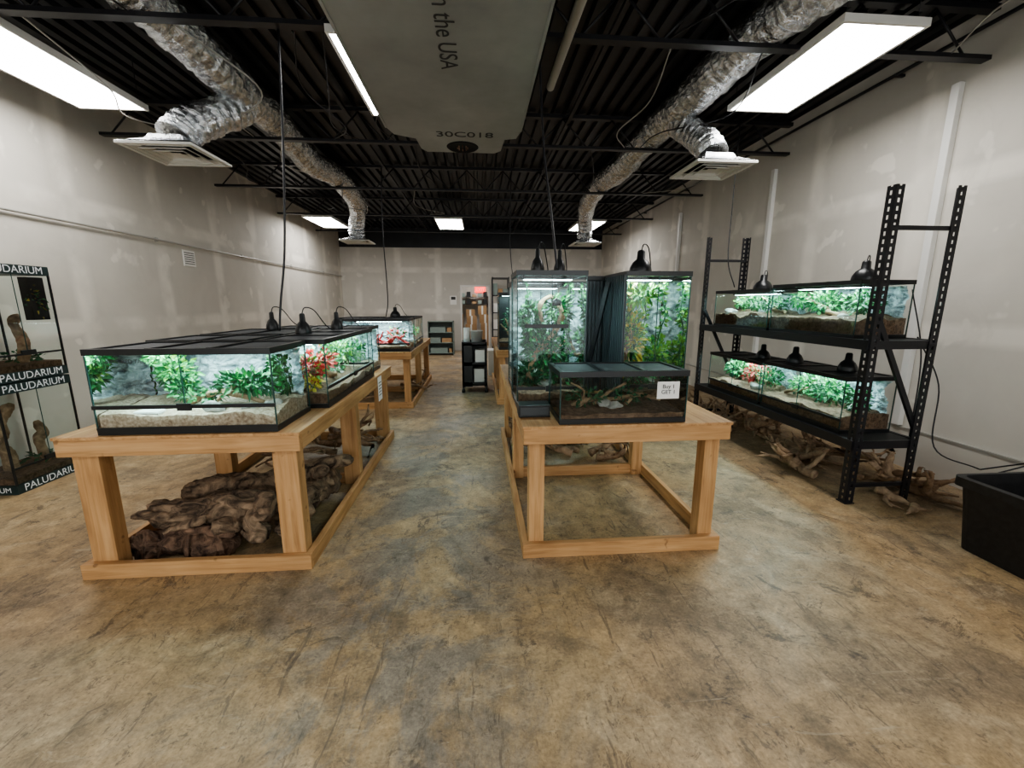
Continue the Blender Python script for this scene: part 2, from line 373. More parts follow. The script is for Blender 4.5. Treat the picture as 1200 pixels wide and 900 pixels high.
def diffuser(cx,cy,z=2.8,s=.31):
    b=MB()
    def ring(a,za,c,zc,k):
        A=[(cx-a,cy-a,za),(cx+a,cy-a,za),(cx+a,cy+a,za),(cx-a,cy+a,za)]
        C=[(cx-c,cy-c,zc),(cx+c,cy-c,zc),(cx+c,cy+c,zc),(cx-c,cy+c,zc)]
        b.add(A+C,[(i,(i+1)%4,4+(i+1)%4,4+i) for i in range(4)],k)
    ring(s,z,s-.04,z,'diff'); ring(s,z,s,z+.02,'diff'); ring(s-.04,z,s-.04,z+.035,'diff')
    for q in (.27,.20,.13): ring(q*s/.31,z+.004,(q-.055)*s/.31,z+.035,'diff'); ring(q*s/.31,z+.004,q*s/.31,z-.004,'diff')
    ring(.06,z+.004,.001,z+.004,'diff'); ring(s-.02,z+.036,.01,z+.036,'dark')
    ring(s,z+.02,.15,z+.09,'flex'); ring(.15,z+.09,.13,z+.13,'flex')
    b.build('air_diffuser')
diffuser(-2.57,4.15,2.75,.29); diffuser(2.27,4.2,2.75,.285); diffuser(-2.6,9.82); diffuser(2.45,9.82)
# galvanised trunk duct
b=MB(); z0,z1=3.05,3.26
xs0,xs1=-.80,.42
out=[(xs0,YF+.2),(xs1,YF+.2),(xs1,4.2),(xs1-.03,4.38),(xs1-.14,4.42),(.28,4.45),(.26,4.72),(.20,4.80),(-.5,4.80),(-.55,4.72),(-.57,4.45),(xs0+.16,4.42),(xs0+.04,4.36),(xs0,4.2)]
n=len(out); vs=[(x,y,z0) for x,y in out]+[(x,y,z1) for x,y in out]
fs=[tuple(range(n-1,-1,-1)),tuple(range(n,2*n))]+[(i,(i+1)%n,n+(i+1)%n,n+i) for i in range(n)]
b.add(vs,fs,'galv'); 
for yy in (.6,): b.box((xs0-.01,yy,z0-.012),(xs1+.01,yy+.03,z1),'galv')
b.box((xs0-.006,YF+.2,z0-.006),(xs0+.012,4.2,z0+.03),'galv'); b.box((xs1-.012,YF+.2,z0-.006),(xs1+.006,4.2,z0+.03),'galv')
b.lathe([(.001,-.002),(.13,-.002),(.15,-.008),(.16,0)],(-.13,4.64,z0),'dark',28)
for i in range(8):
    t=math.pi*2*i/8; b.box((-.13+.05*math.cos(t)-.006,4.64+.05*math.sin(t)-.006,z0-.02),(-.13+.05*math.cos(t)+.006,4.64+.05*math.sin(t)+.006,z0),'barkr')
o=b.build('sheet_metal_duct')
text('Made in the USA','ink',.165,frame((0,1,0),(1,0,0),(0,0,-1),(-.17,3.20,z0-.002)),o,'RIGHT')
text('30C018','ink',.17,frame((1,0,0),(0,-1,0),(0,0,-1),(-.10,4.32,z0-.002)),o)
b=MB(); b.tube([(.68,YF+.3,3.24),(.62,3.8,3.24)],.032,'pvc',14); b.build('white_pipe')

b=MB(); b.tube(crom([(XL+.03,YF,2.3),(XL+.03,3,2.31),(XL+.03,8,2.3),(XL+.03,YB-.02,2.3)]),.012,'conduit',8)
for y in range(-2,13,2): b.box((XL,y,2.28),(XL+.03,y+.03,2.33),'conduit')
b.build('wall_conduit')
b=MB(); b.tube([(XR-.09,YF,3.55),(XR-.09,YB-.1,3.55)],.016,'blk',8)
for y in range(-2,13,2): b.box((XR-.1,y,3.54),(XR,y+.03,3.56),'blk')
b.build('wall_conduit')
for k,(y,zt) in enumerate(((3.46,3.25),(5.6,3.22),(8.2,3.2))):
    b=MB(); b.box((XR-.05,y,.38),(XR,y+.065,zt),'white'); b.build('trim_%d'%(k+1),bev=.004)
b=MB(); b.box((XL,6.5,2.02),(XL+.01,6.75,2.24),'paper')
for i in range(6): b.box((XL+.01,6.52,2.05+i*.03),(XL+.011,6.73,2.06+i*.03),'ink')
b.build('wall_notice')
b=MB(); b.box((-.87,YB-.01,1.45),(-.67,YB,1.72),'paper'); b.box((-.84,YB-.012,1.6),(-.70,YB-.01,1.69),'ink'); b.build('wall_notice')

def cable(P,name='hanging_cable',r=.006,k='blk'):
    b=MB(); b.tube(crom(P,8),r,k,6); b.build(name)
cable([(-1.33,3.38,3.33),(-1.38,3.40,2.6),(-1.44,3.40,1.9),(-1.50,3.38,1.5),(-1.52,3.36,1.29)],r=.008)
cable([(.46,3.34,3.33),(.48,3.2,2.6),(.51,3.0,2.1),(.53,2.85,1.72)],r=.008)
cable([(-1.35,6.6,3.4),(-1.38,6.6,2.6),(-1.36,6.6,1.6),(-1.4,6.6,1.3)],r=.008)
cable([(.52,6.6,3.5),(.50,6.6,2.4),(.55,6.6,1.8),(.55,6.6,1.66)],r=.007)
cable([(3.0,5.0,3.5),(3.0,5.0,2.6),(2.95,4.9,2.0),(3.0,4.8,1.68)],r=.006)
rng=random.Random(7)
for i in range(20):
    x=rng.choice([-1,1])*rng.uniform(.6,3.4); y=rng.choice([1.22,3.34,3.34,5.45,7.5]); 
    cable([(x,y,3.36),(x+rng.uniform(-.3,.3),y+.7,3.30-rng.uniform(0,.12)),(x+rng.uniform(-.4,.4),y+1.4,3.32-rng.uniform(0,.1)),(x+rng.uniform(-.5,.5),y+2.1,3.36)],'ceiling_cable',.006,rng.choice(['blk','blk','conduit']))

# ---------------------------------------------------------------- tables
def table(x0,y0,W=1.22,L=2.42,lw=.12,H=.82):
    b=MB(); t=.038; x1=x0+W;y1=y0+L
    b.box((x0,y0,0),(x1,y0+t,.09),'wx'); b.box((x0,y1-t,0),(x1,y1,.09),'wx')
    b.box((x0,y0+t,0),(x0+t,y1-t,.089),'wy'); b.box((x1-t,y0+t,0),(x1,y1-t,.089),'wy')
    ym=(y0+y1)/2; b.box((x0+t,ym-t/2,0),(x1-t,ym+t/2,.088),'wx')
    za,zb=H-.108,H-.018
    b.box((x0,y0,za),(x1,y0+t,zb),'wx'); b.box((x0,y1-t,za),(x1,y1,zb),'wx')
    b.box((x0,y0+t,za),(x0+t,y1-t,zb),'wy'); b.box((x1-t,y0+t,za),(x1,y1-t,zb),'wy')
    for yy in (ym-t/2,y0+L*.25,y0+L*.75): b.box((x0+t,yy,za),(x1-t,yy+t,zb),'wx')
    b.box((x0-.006,y0-.006,zb),(x1+.006,y1+.006,H),'wy')
    for yy in (y0+t,ym-.045,y1-t-.09):
        b.box((x0+t,yy,.0),(x0+t+lw,yy+.09,za+.06),'wz'); b.box((x1-t-lw,yy,.0),(x1-t,yy+.09,za+.06),'wz')
    return b.build('wooden_display_table',bev=.003)
tb1=table(-2.19,2.235,lw=.13); table(.245,2.24,lw=.09); table(-2.17,5.98,lw=.09); table(.265,6.1,lw=.09)
b=MB(); b.box((-.963,4.0,.57),(-.960,4.15,.80),'paper')
for i in range(5): b.box((-.960,4.02,.62+i*.03),(-.9595,4.13,.628+i*.03),'ink')
b.build('price_sheet',parent=tb1)

# ---------------------------------------------------------------- terrariums
def terrarium(x0,x1,y0,y1,z0,z1,front='-y',bg='rock',sub=.09,submat='sand',plants=(),woods=2,rocks=2,led=True,seed=1,bar=.10,vines=(),sidepanel=None,redlogs=False,name='glass_terrarium',logs=()):
    if front=='-y': loc=(x0,y0,z0);rz=0;W=x1-x0;D=y1-y0
    elif front=='+x': loc=(x1,y0,z0);rz=math.pi/2;W=y1-y0;D=x1-x0
    else: loc=(x0,y1,z0);rz=-math.pi/2;W=y1-y0;D=x1-x0
    H=z1-z0; b=MB(); rng=random.Random(seed); e=.006; fb=.028; ft=.032
    def fr(za,zb,w,o=0):
        b.box((-o,-o,za),(W+o,w,zb),'plastic'); b.box((-o,D-w,za),(W+o,D+o,zb),'plastic')
        b.box((-o,w,za),(w,D-w,zb),'plastic'); b.box((W-w,w,za),(W+o,D-w,zb),'plastic')
    fr(0,fb,.015); b.box((.01,.01,.002),(W-.01,D-.01,.012),'plastic')
    fr(H-ft,H,.022,.004); 
    b.box((.02,.02,H-.014),(W-.02,D-.02,H-.008),'screen')
    for q in ([.5] if W<.7 else [.33,.66]): b.box((W*q-.01,.01,H-.012),(W*q+.01,D-.01,H+.002),'plastic')
    def pane(P): b.add(P,[(0,1,2,3)],'glass')
    pane([(e,e,fb),(W-e,e,fb),(W-e,e,H-ft),(e,e,H-ft)])
    if bg is None: pane([(e,D-e,fb),(e,D-e,H-ft),(W-e,D-e,H-ft),(W-e,D-e,fb)])
    pane([(e,e,fb),(e,e,H-ft),(e,D-e,H-ft),(e,D-e,fb)]); pane([(W-e,e,fb),(W-e,D-e,fb),(W-e,D-e,H-ft),(W-e,e,H-ft)])
    for (cx,cy) in ((0,0),(W-.006,0),(0,D-.006),(W-.006,D-.006)): b.box((cx,cy,fb),(cx+.006,cy+.006,H-ft),'edge')
    if bar:
        b.box((-.002,-.006,bar),(W+.002,.004,bar+.02),'plastic'); b.box((W/2-.035,-.014,bar-.01),(W/2+.035,-.006,bar+.028),'plastic')
        b.box((0,-.002,fb),(W,.004,fb+.012),'plastic')
        b.box((W/2-.002,.0,bar+.02),(W/2+.002,.004,H-ft),'edge')
    i0=.012
    def hs(u,v): return sub*(1+.35*noise.noise(Vector((u*W*5,v*D*5,seed)))+.10*noise.noise(Vector((u*W*22,v*D*22,seed)))+.25*v)
    def fn(u,v): return (i0+u*(W-2*i0),i0+v*(D-2*i0),hs(u,v))
    b.grid(fn,44,22,submat)
    b.grid(lambda u,v:(i0+u*(W-2*i0),i0,.014+(hs(u,0)-.014)*v),44,1,submat); b.grid(lambda u,v:(i0+u*(W-2*i0),D-i0,.014+(hs(u,1)-.014)*v),44,1,submat)
    b.grid(lambda u,v:(i0,i0+u*(D-2*i0),.014+(hs(0,u)-.014)*v),22,1,submat); b.grid(lambda u,v:(W-i0,i0+u*(D-2*i0),.014+(hs(1,u)-.014)*v),22,1,submat)
    if bg=='rock':
        def bf(u,v):
            x=.012+u*(W-.024); z=.02+v*(H-ft-.03); pz=Vector((x*4+seed,z*7+x*1.2,seed))
            r=abs(noise.noise(pz))*1.1+abs(noise.noise(pz*2.7))*.5+.25*noise.noise(pz*7)
            r=math.floor(r*6)/6*.6+r*.4
            return (x,D-.02-.075*r,z)
        b.grid(bf,70,34,'rock',False)
    elif bg=='dark':
        b.box((.01,D-.02,.02),(W-.01,D-.012,H-ft),'plastic')
    if sidepanel:
        n=int(D/.035)
        for i in range(n): b.box((-.012,i*D/n,0.02),(-.001,i*D/n+.022,H-.02),'rib')
        b.box((-.006,0,.02),(-.002,D,H-.02),'rib')
    for k in range(rocks):
        r=rng.uniform(.025,.055); b.blob((rng.uniform(.08,W-.08),rng.uniform(.07,D*.6),sub+r*.4),(r*1.3,r,r*.8),'stone',seed+k,.3)
    for k in range(woods):
        x=rng.uniform(.12,W-.12); P=[]; dx=rng.choice([-1,1]); 
        L=min(W*.5,.4)*rng.uniform(.7,1)
        for i in range(6):
            t=i/5; P.append((clamp(x+dx*L*(t-.3),.04,W-.04),clamp(D*.45+rng.uniform(-.06,.06),.06,D-.08),clamp(sub+.015+H*.45*t*rng.uniform(.5,1),sub,H-.08)))
        P=crom(P,5); n=len(P)
        b.tube(P,[.017*(1-.7*i/n)+.004 for i in range(n)],'l4' if redlogs else 'dw',8,lambda i,j,p:1+.6*noise.noise(p*25))
    for (P,r) in logs:
        P=crom([(u*W,v*D,w) for u,v,w in P],6); n=len(P)
        b.tube(P,[r*(1-.5*i/n) for i in range(n)],'dw',12,lambda i,j,p:1+.6*noise.noise(p*25)+.3*noise.noise(p*60))
    for (u,v,w,rx,rz_,n,ks,sz) in plants:
        b.foliage((u*W,v*D,w*H),(rx,min(rx,D*.3),rz_),n,sz,ks,rng)
    for (u,v,w0,w1,n,ks,sz) in vines:
        P=crom([(u*W+rng.uniform(-.03,.03),v*D+rng.uniform(-.03,.03),(w0+(w1-w0)*i/5)*H) for i in range(6)],5)
        b.tube(P,.005,'l3',5)
        for i in range(n):
            p=rng.choice(P); dd=Vector((rng.uniform(-1,1),rng.uniform(-1,1),rng.uniform(-.6,.4))); b.leaf(p+dd*.01,dd,sz*rng.uniform(.6,1.2),sz*.3,rng.choice(ks),rng)
    if led:
        l=W*.36; zz=H-ft-.018; ya=D*.34
        b.add([(W/2-l,ya,zz),(W/2-l,ya+.07,zz),(W/2+l,ya+.07,zz),(W/2+l,ya,zz)],[(0,1,2,3)],'led'); b.box((W/2-l-.01,ya-.01,zz+.002),(W/2+l+.01,ya+.08,H-.012),'plastic')
    leafset={b.mats.index(k) for k in b.mats if k in('l1','l2','l3','l4','l5','dw','stone')}
    idx=set()
    for f,mi in zip(b.f,b.m):
        if mi in leafset: idx.update(f)
    for i in idx:
        x,y,z=b.v[i]; b.v[i]=(clamp(x,.012,W-.012),clamp(y,.012,D-.012),clamp(z,.015,H-.06))
    return b.build(name,loc,rz)
G=['l1','l1','l2','l3']; GL=['l2','l1','l2']; T=.822
oA=terrarium(-1.98,-1.08,2.25,2.70,T,T+.45,'-y',sub=.10,seed=3,rocks=4,woods=0,bar=.138,
 logs=[([(.40,.35,.13),(.50,.4,.17),(.60,.45,.18),(.72,.4,.16),(.85,.35,.13)],.022),([(.55,.3,.11),(.62,.35,.18),(.70,.5,.25)],.013)],
 plants=[(.27,.6,.64,.09,.09,340,['l1','l1','l3','l2'],.045),(.20,.6,.84,.07,.05,130,['l1'],.045),(.34,.5,.45,.07,.06,150,['l1','l3'],.04),(.75,.5,.52,.17,.06,380,['l1','l3','l3'],.05),(.93,.5,.78,.06,.05,110,['l1','l3'],.04),(.97,.5,.55,.05,.08,110,['l3','l1'],.04),(.5,.4,.38,.12,.03,130,['l3','l1'],.035)])
b=MB(); b.box((0,0,0),(.26,.2,.085),'stone'); b.box((.02,.02,.085),(.24,.18,.088),'paper'); b.build('water_dish',(.025,.035,.02),0,.01,oA)
text('SURINAME  RED TAIL BOA','ink',.028,frame((1,0,0),(0,0,1),(0,-1,0),(.19,.003,.385)),oA)
terrarium(-1.40,-.985,2.76,3.98,T,T+.45,'+x',sub=.09,submat='soil',seed=5,rocks=2,woods=3,bar=.125,plants=[(.12,.45,.52,.10,.08,240,['l4','l4','l2'],.045),(.30,.45,.58,.12,.09,260,['l4','l1','l4'],.045),(.5,.5,.45,.13,.07,260,['l1','l3'],.04),(.68,.5,.66,.13,.10,280,['l1','l3','l2'],.04),(.88,.5,.55,.11,.1,220,['l3','l1'],.04),(.06,.3,.34,.05,.04,60,['l5'],.04)])
terrarium(-2.06,-1.47,2.78,3.23,T,T+.45,'-y',sub=.07,seed=6,bg='rock',plants=[(.5,.5,.4,.2,.1,200,G,.04)],led=False)
terrarium(-2.06,-1.47,3.30,3.98,T,T+.45,'-y',sub=.07,seed=61,bg='rock',plants=[(.5,.5,.4,.2,.1,200,G,.04)])
terrarium(-1.95,-1.05,4.08,4.53,T,T+.45,'-y',sub=.07,seed=7,plants=[(.3,.5,.4,.2,.12,200,G,.04),(.8,.4,.5,.1,.12,200,G,.04)])
terrarium(-1.88,-.97,6.02,6.47,T,T+.46,'-y',sub=.07,submat='soil',seed=8,redlogs=True,woods=6,plants=[(.3,.4,.4,.2,.1,160,['l4'],.05),(.75,.4,.5,.15,.1,120,['l4','l1'],.05)])
terrarium(-1.42,-.97,6.55,7.47,T,T+.46,'+x',sub=.07,submat='soil',seed=9,redlogs=True,plants=[(.3,.4,.4,.2,.1,160,['l4','l1'],.05),(.7,.4,.5,.2,.1,160,G,.05)])
terrarium(-2.1,-1.5,6.6,7.1,T,T+.46,'-y',sub=.07,seed=10,plants=[(.5,.5,.5,.2,.12,160,G,.05)],led=False)
# tall tanks on right table
oF=terrarium(.245,.69,2.66,3.11,T,1.70,'-y',bg=None,sub=.10,submat='soil',seed=11,bar=.12,woods=0,rocks=2,
   logs=[([(.25,.5,.1),(.3,.5,.3),(.6,.55,.45),(.75,.5,.6),(.6,.6,.72),(.4,.5,.66),(.45,.5,.54)],.024),([(.8,.5,.1),(.7,.5,.3),(.4,.55,.4),(.2,.6,.55)],.018),([(.5,.4,.1),(.45,.5,.25),(.8,.5,.42)],.014)],
   plants=[(.5,.55,.42,.16,.12,480,['l3','l1','l3'],.045),(.3,.6,.64,.10,.12,280,['l3','l3','l1'],.05),(.7,.55,.22,.13,.12,360,['l3','l1'],.04),(.25,.5,.2,.11,.11,280,['l3'],.05),(.7,.6,.72,.10,.10,220,['l3','l1'],.045)],
   vines=[(.2,.6,.95,.3,80,['l3','l1'],.04),(.85,.6,.95,.3,100,['l1','l3'],.04)])
b=MB(); b.box((.05,-.012,.52),(.33,.0,.545),'plastic'); b.box((.05,.02,.70),(.0501,.03,.71),'plastic'); b.lathe([(.001,0),(.03,.0),(.034,.03),(.001,.05)],(.26,.05,.66),'plastic',12); b.build('door_latch',parent=oF)
terrarium(.95,1.38,2.68,3.13,T,1.70,'-y',bg='rock',sub=.10,submat='soil',seed=12,bar=.12,woods=1,rocks=1,sidepanel=True,
   logs=[([(.28,.5,.1),(.22,.5,.3),(.32,.5,.5),(.25,.5,.7),(.35,.55,.82)],.028)],
   plants=[(.3,.5,.5,.08,.22,420,['l2','l2','l1','l5'],.05),(.4,.4,.84,.14,.06,200,['l2','l1'],.05),(.75,.5,.35,.09,.14,260,GL,.05),(.35,.4,.18,.13,.10,240,['l1','l3'],.05)],
   vines=[(.85,.5,.95,.3,90,['l2','l1'],.04),(.2,.5,.95,.2,110,['l2','l5'],.045),(.6,.7,.95,.5,60,['l2'],.04)])
b=MB()
for i in range(9): b.box((.70+i*.027,3.15,T),(.70+i*.027+.016,3.165,1.66),'rib')
b.box((.70,3.165,T),(.945,3.172,1.66),'rib'); b.build('ribbed_background_panel')
terrarium(.72,1.05,3.2,3.65,T,1.70,'-y',bg='dark',sub=.1,submat='soil',seed=13,bar=.12,led=False,woods=2,plants=[(.5,.5,.4,.1,.2,100,['l3'],.05)])
terrarium(.26,.69,3.2,3.65,T,1.66,'-y',bg='rock',sub=.1,submat='soil',seed=14,bar=.12,woods=2,plants=[(.5,.5,.4,.12,.16,160,['l3','l1'],.05)])
terrarium(.48,1.40,3.8,4.25,T,1.5,'-y',bg='rock',sub=.1,submat='soil',seed=15,plants=[(.5,.5,.5,.3,.2,200,G,.05)],led=False)
oG=terrarium(.45,1.19,2.255,2.63,T,1.125,'-y',bg=None,sub=.055,submat='soil',seed=16,bar=0,led=False,woods=0,rocks=2,
   logs=[([(.15,.5,.06),(.3,.5,.10),(.5,.6,.09),(.65,.5,.12)],.02),([(.35,.6,.06),(.45,.5,.14),(.6,.5,.2)],.012),([(.6,.5,.06),(.7,.6,.12),(.9,.5,.09)],.018),([(.2,.4,.06),(.25,.5,.15),(.15,.6,.2)],.01)],
   plants=[(.25,.5,.4,.12,.05,100,['l3'],.035),(.6,.6,.4,.15,.05,120,['l3'],.035)])
b=MB(); b.box((-.06,-.001,-.05),(.07,.001,.05),'paper'); b.build('sign_card',parent=oG).location=(.62,.001,.19)
text('Buy 1\nGET 1','ink',.032,frame((1,0,0),(0,0,1),(0,-1,0),(.625,-.003,.195)),oG)
b=MB(); b.box((0,0,0),(.19,.12,.075),'plastic'); b.box((.01,-.004,.012),(.18,0,.063),'screen'); b.build('power_supply_box',(.235,2.42,T),0,.006)
b=MB(); b.beam((.76,3.0,T+.02),(.90,2.9,1.64),.03,.03,'blk'); b.beam((.72,2.95,T+.012),(.92,2.95,T+.012),.02,.02,'blk'); b.build('black_stand')
terrarium(.3,.75,6.15,6.6,T,1.65,'-y',bg='dark',sub=.1,submat='soil',seed=17,plants=[(.5,.5,.5,.15,.25,200,['l3'],.05)])
terrarium(.8,1.4,6.2,6.65,T,1.35,'-y',sub=.1,seed=18,plants=[(.5,.5,.5,.2,.1,200,G,.05)])
terrarium(.5,1.4,7.2,7.65,T,1.3,'-y',sub=.1,seed=19,plants=[(.5,.5,.5,.2,.1,200,G,.05)],led=False)

# ---------------------------------------------------------------- rack
RX0,RX1,RY0,RY1,RH=2.76,3.27,2.74,5.06,2.27
b=MB()
def post(x,y,sx,sy):
    w=.062; th=.004
    for ax in (0,1):
        def P(u0,u1,z0,z1):
            if ax==0: a=(x+min(sx*u0,sx*u1),y-th/2,z0);c=(x+max(sx*u0,sx*u1),y+th/2,z1)
            else: a=(x-th/2,y+min(sy*u0,sy*u1),z0);c=(x+th/2,y+max(sy*u0,sy*u1),z1)
            b.box(a,c,'blk')
        P(0,.022,0,RH);P(.040,w,0,RH)
        z=0
        while z<RH-.03: P(.022,.040,z,z+.024); z+=.052
    b.box((x-.01 if sx>0 else x-.07,y-.01 if sy>0 else y-.07,0),(x+.07 if sx>0 else x+.01,y+.07 if sy>0 else y+.01,.008),'blk')
post(RX0,RY0,1,1);post(RX1,RY0,-1,1);post(RX0,RY1,1,-1);post(RX1,RY1,-1,-1)
for z in (.46,1.205):
    for x in (RX0-.012,RX1-.018): b.box((x,RY0+.01,z-.035),(x+.03,RY1-.01,z+.035),'blk')
    for y in (RY0+.005,RY1-.035): b.box((RX0,y,z-.03),(RX1,y+.03,z+.03),'blk')
    b.box((RX0+.02,RY0+.03,z+.018),(RX1-.02,RY1-.03,z+.030),'greyshelf')
    for i in range(1,5): b.box((RX0,RY0+i*.46,z-.02),(RX1,RY0+i*.46+.03,z+.015),'blk')
for y in (RY0+.02,RY1-.02):
    for z in (.14,2.0): b.box((RX0+.01,y-.012,z-.014),(RX1-.01,y+.012,z+.014),'blk')
    b.beam((RX0+.03,y,1.42),(RX1-.03,y,.58),.022,.034,'blk'); 
b.build('storage_rack')
S1,S2=.492,1.237
terrarium(2.80,3.23,2.93,3.86,S2,S2+.43,'-x',submat='soil',sub=.14,seed=21,bar=.0,rocks=1,woods=1,plants=[(.35,.6,.64,.17,.09,420,['l1','l3','l1'],.045),(.75,.6,.62,.15,.09,340,['l1','l3'],.04),(.1,.5,.68,.07,.07,150,['l1'],.04)])
terrarium(2.80,3.23,3.90,4.83,S2,S2+.40,'-x',submat='soil',sub=.14,seed=22,bar=.0,rocks=1,woods=1,plants=[(.2,.6,.67,.12,.07,260,G,.04),(.5,.5,.67,.15,.07,300,['l1','l3'],.04),(.8,.5,.62,.12,.06,200,['l3','l1'],.04)])
terrarium(2.80,3.23,2.93,3.86,S1,S1+.45,'-x',submat='soil',sub=.13,seed=23,bar=.10,rocks=1,woods=1,plants=[(.3,.6,.58,.18,.10,480,['l1','l3','l1'],.045),(.6,.5,.60,.15,.11,420,['l1','l3'],.045),(.9,.5,.55,.08,.10,240,['l3','l1'],.04)])
terrarium(2.80,3.23,3.90,4.83,S1,S1+.43,'-x',submat='soil',sub=.12,seed=24,bar=.10,rocks=1,woods=1,plants=[(.2,.6,.60,.15,.10,360,['l1','l3'],.045),(.6,.5,.62,.16,.10,360,['l4','l4','l1'],.045),(.85,.5,.60,.11,.09,220,['l1','l3'],.04)])

def lamp(x,y,z,r=.07,cord=True,s=1):
    b=MB()
    b.lathe([(r,0),(r*1.02,.01),(r*.96,.035),(r*.72,.07),(r*.38,.092),(r*.34,.14),(r*.24,.15),(.001,.15)],(x,y,z),'plastic',22)
    b.lathe([(.001,.03),(r*.9,.004),(r,0)],(x,y,z),'white',22)
    if cord:
        q=[(x,y,z+.145),(x+.02,y+.01,z+.19),(x+.07*s,y+.05,z+.17),(x+.12*s,y+.12,z+.06),(x+.15*s,y+.2,z+.012)]
        b.tube(crom(q,6),.004,'plastic',6)
    b.build('dome_heat_lamp')
zt=T+.454
lamp(-1.28,3.2,zt,.055);lamp(-1.75,3.75,zt,.05);lamp(-1.2,3.7,zt,.05);lamp(-1.3,6.8,T+.464,.08)
lamp(.40,2.86,1.704,.045,s=.7);lamp(.56,2.92,1.704,.04,s=.6);lamp(1.12,2.9,1.704,.075)
lamp(3.0,3.12,S2+.434,.085,s=1);lamp(3.0,4.3,S2+.404,.09);lamp(2.98,4.15,S1+.434,.07,False);lamp(2.98,3.7,S1+.454,.07,False);lamp(3.05,3.2,S1+.454,.07,False)
for P in ([(3.29,3.0,1.6),(3.35,2.9,1.1),(3.32,2.85,.5),(3.4,2.9,.1)],[(3.29,2.9,1.25),(3.42,2.8,.9),(3.36,2.7,.45),(3.5,2.5,.35)],[(3.5,2.5,.35),(3.6,2.4,.42),(3.55,2.25,.5),(3.3,2.3,.4)]): cable(P,'power_cord',.005)

# ---------------------------------------------------------------- logs & driftwood
def log(b,p0,p1,r,k,seed,flat=1,crook=.05):
    p0=Vector(p0);p1=Vector(p1);rng=random.Random(seed); P=[]
    for i in range(6):
        t=i/5; P.append(p0.lerp(p1,t)+Vector((rng.uniform(-1,1),rng.uniform(-1,1),rng.uniform(-.6,.6)))*crook)
    P=crom(P,8); n=len(P)
    R=[r*(1+.25*noise.noise(Vector((seed,i*.12,0))))*(min(1,.55+.45*min(i,n-1-i)/3)) for i in range(n)]
    ax=(p1-p0).normalized()
    def dp(i,j,p):
        # bark ridges stretched along the log
        q=p-ax*(p.dot(ax)*.7)
        return 1+.28*noise.noise(p*8+Vector((seed,0,0)))+.36*(abs(noise.noise(q*22))*-1.6+.3)+.12*noise.noise(p*45)
    b.tube(P,R,k,34,dp,flat=flat,smooth=True)
def branchy(b,p,d,L,r,k,rng,depth=0):
    p=Vector(p);d=Vector(d).normalized();P=[p];dd=d
    for i in range(6):
        dd=(dd+Vector((rng.uniform(-.45,.45),rng.uniform(-.45,.45),rng.uniform(-.3,.3)))).normalized()
        q=P[-1]+dd*L/6; q.z=max(q.z,r*.8+.004); P.append(q)
    C=crom(P,5); n=len(C); s=rng.random()*50
    b.tube(C,[r*(1-.75*i/n) for i in range(n)],k,10,lambda i,j,p:1+.5*noise.noise(p*14+Vector((s,0,0)))+.2*noise.noise(p*40))
    if depth<2:
        for q in rng.sample(P[1:-1],3 if depth==0 else 1):
            branchy(b,q,dd+Vector((rng.uniform(-1,1),rng.uniform(-1,1),rng.uniform(-.1,.8))),L*.5,r*.6,k,rng,depth+1)
b=MB()
log(b,(-2.04,2.52,.24),(-1.40,2.60,.28),.095,'bark',2,1,.03); log(b,(-1.95,2.78,.30),(-1.35,2.90,.31),.085,'bark',4,1,.03)
log(b,(-1.38,2.40,.10),(-1.30,2.52,.42),.075,'bark',5,.8,.02); log(b,(-1.98,2.42,.09),(-1.78,2.50,.09),.085,'barkr',6)
log(b,(-1.74,2.40,.09),(-1.50,2.42,.10),.085,'barkr',7,1,.02); log(b,(-1.45,2.75,.12),(-1.1,3.2,.2),.12,'bark',8)
log(b,(-2.0,3.0,.15),(-1.4,3.2,.18),.12,'bark',9); log(b,(-1.30,2.9,.30),(-1.08,3.25,.34),.08,'bark',10,.6)
log(b,(-1.20,2.42,.12),(-1.14,2.72,.30),.075,'bark',11,.6,.02); log(b,(-1.58,2.40,.22),(-1.42,2.70,.14),.07,'bark',14,.8,.02)
log(b,(-2.05,2.45,.30),(-1.72,2.50,.24),.04,'bark',50,.7,.02); log(b,(-1.75,2.42,.22),(-1.48,2.42,.14),.035,'barkr',51,.7,.02)
log(b,(-1.9,2.44,.17),(-1.60,2.42,.30),.03,'bark',52,.7,.02); log(b,(-1.66,2.52,.36),(-1.36,2.5,.30),.035,'bark',53,.7,.03)
b.v=[(clamp(x,-2.13,-.99),y,max(z*.88,.0)) for x,y,z in b.v]
b.build('cork_bark_pile')
rng=random.Random(21); b=MB()
for i in range(12): branchy(b,(rng.uniform(-2.0,-1.2),rng.uniform(3.65,4.4),rng.uniform(.05,.25)),(rng.uniform(-1,1),rng.uniform(-.4,.4),.15),.55,.035,'dw',rng,0)
for v in range(len(b.v)): x,y,z=b.v[v]; b.v[v]=(clamp(x,-2.14,-1.03),clamp(y,3.52,4.58),z)
b.build('driftwood_pile')
rng=random.Random(22); b=MB()
for i in range(15): branchy(b,(rng.uniform(.4,1.15),rng.uniform(3.65,4.4),rng.uniform(.04,.16)),(rng.uniform(-1,1),rng.uniform(-.4,.4),.08),.5,.038,'dw',rng,0)
for v in range(len(b.v)): x,y,z=b.v[v]; b.v[v]=(clamp(x,.31,1.38),clamp(y,3.52,4.58),clamp(z,0,.3))
b.build('driftwood_pile')
rng=random.Random(23); b=MB()
for i in range(36):
    y=2.75+i*.08; branchy(b,(rng.uniform(2.85,3.4),y+rng.uniform(-.1,.1),rng.uniform(.04,.10)),(rng.uniform(-.6,.6),rng.choice([-1,1]),rng.uniform(-.05,.06)),rng.uniform(.4,.65),rng.uniform(.028,.052),rng.choice(['dwl','dw']),rng,0)
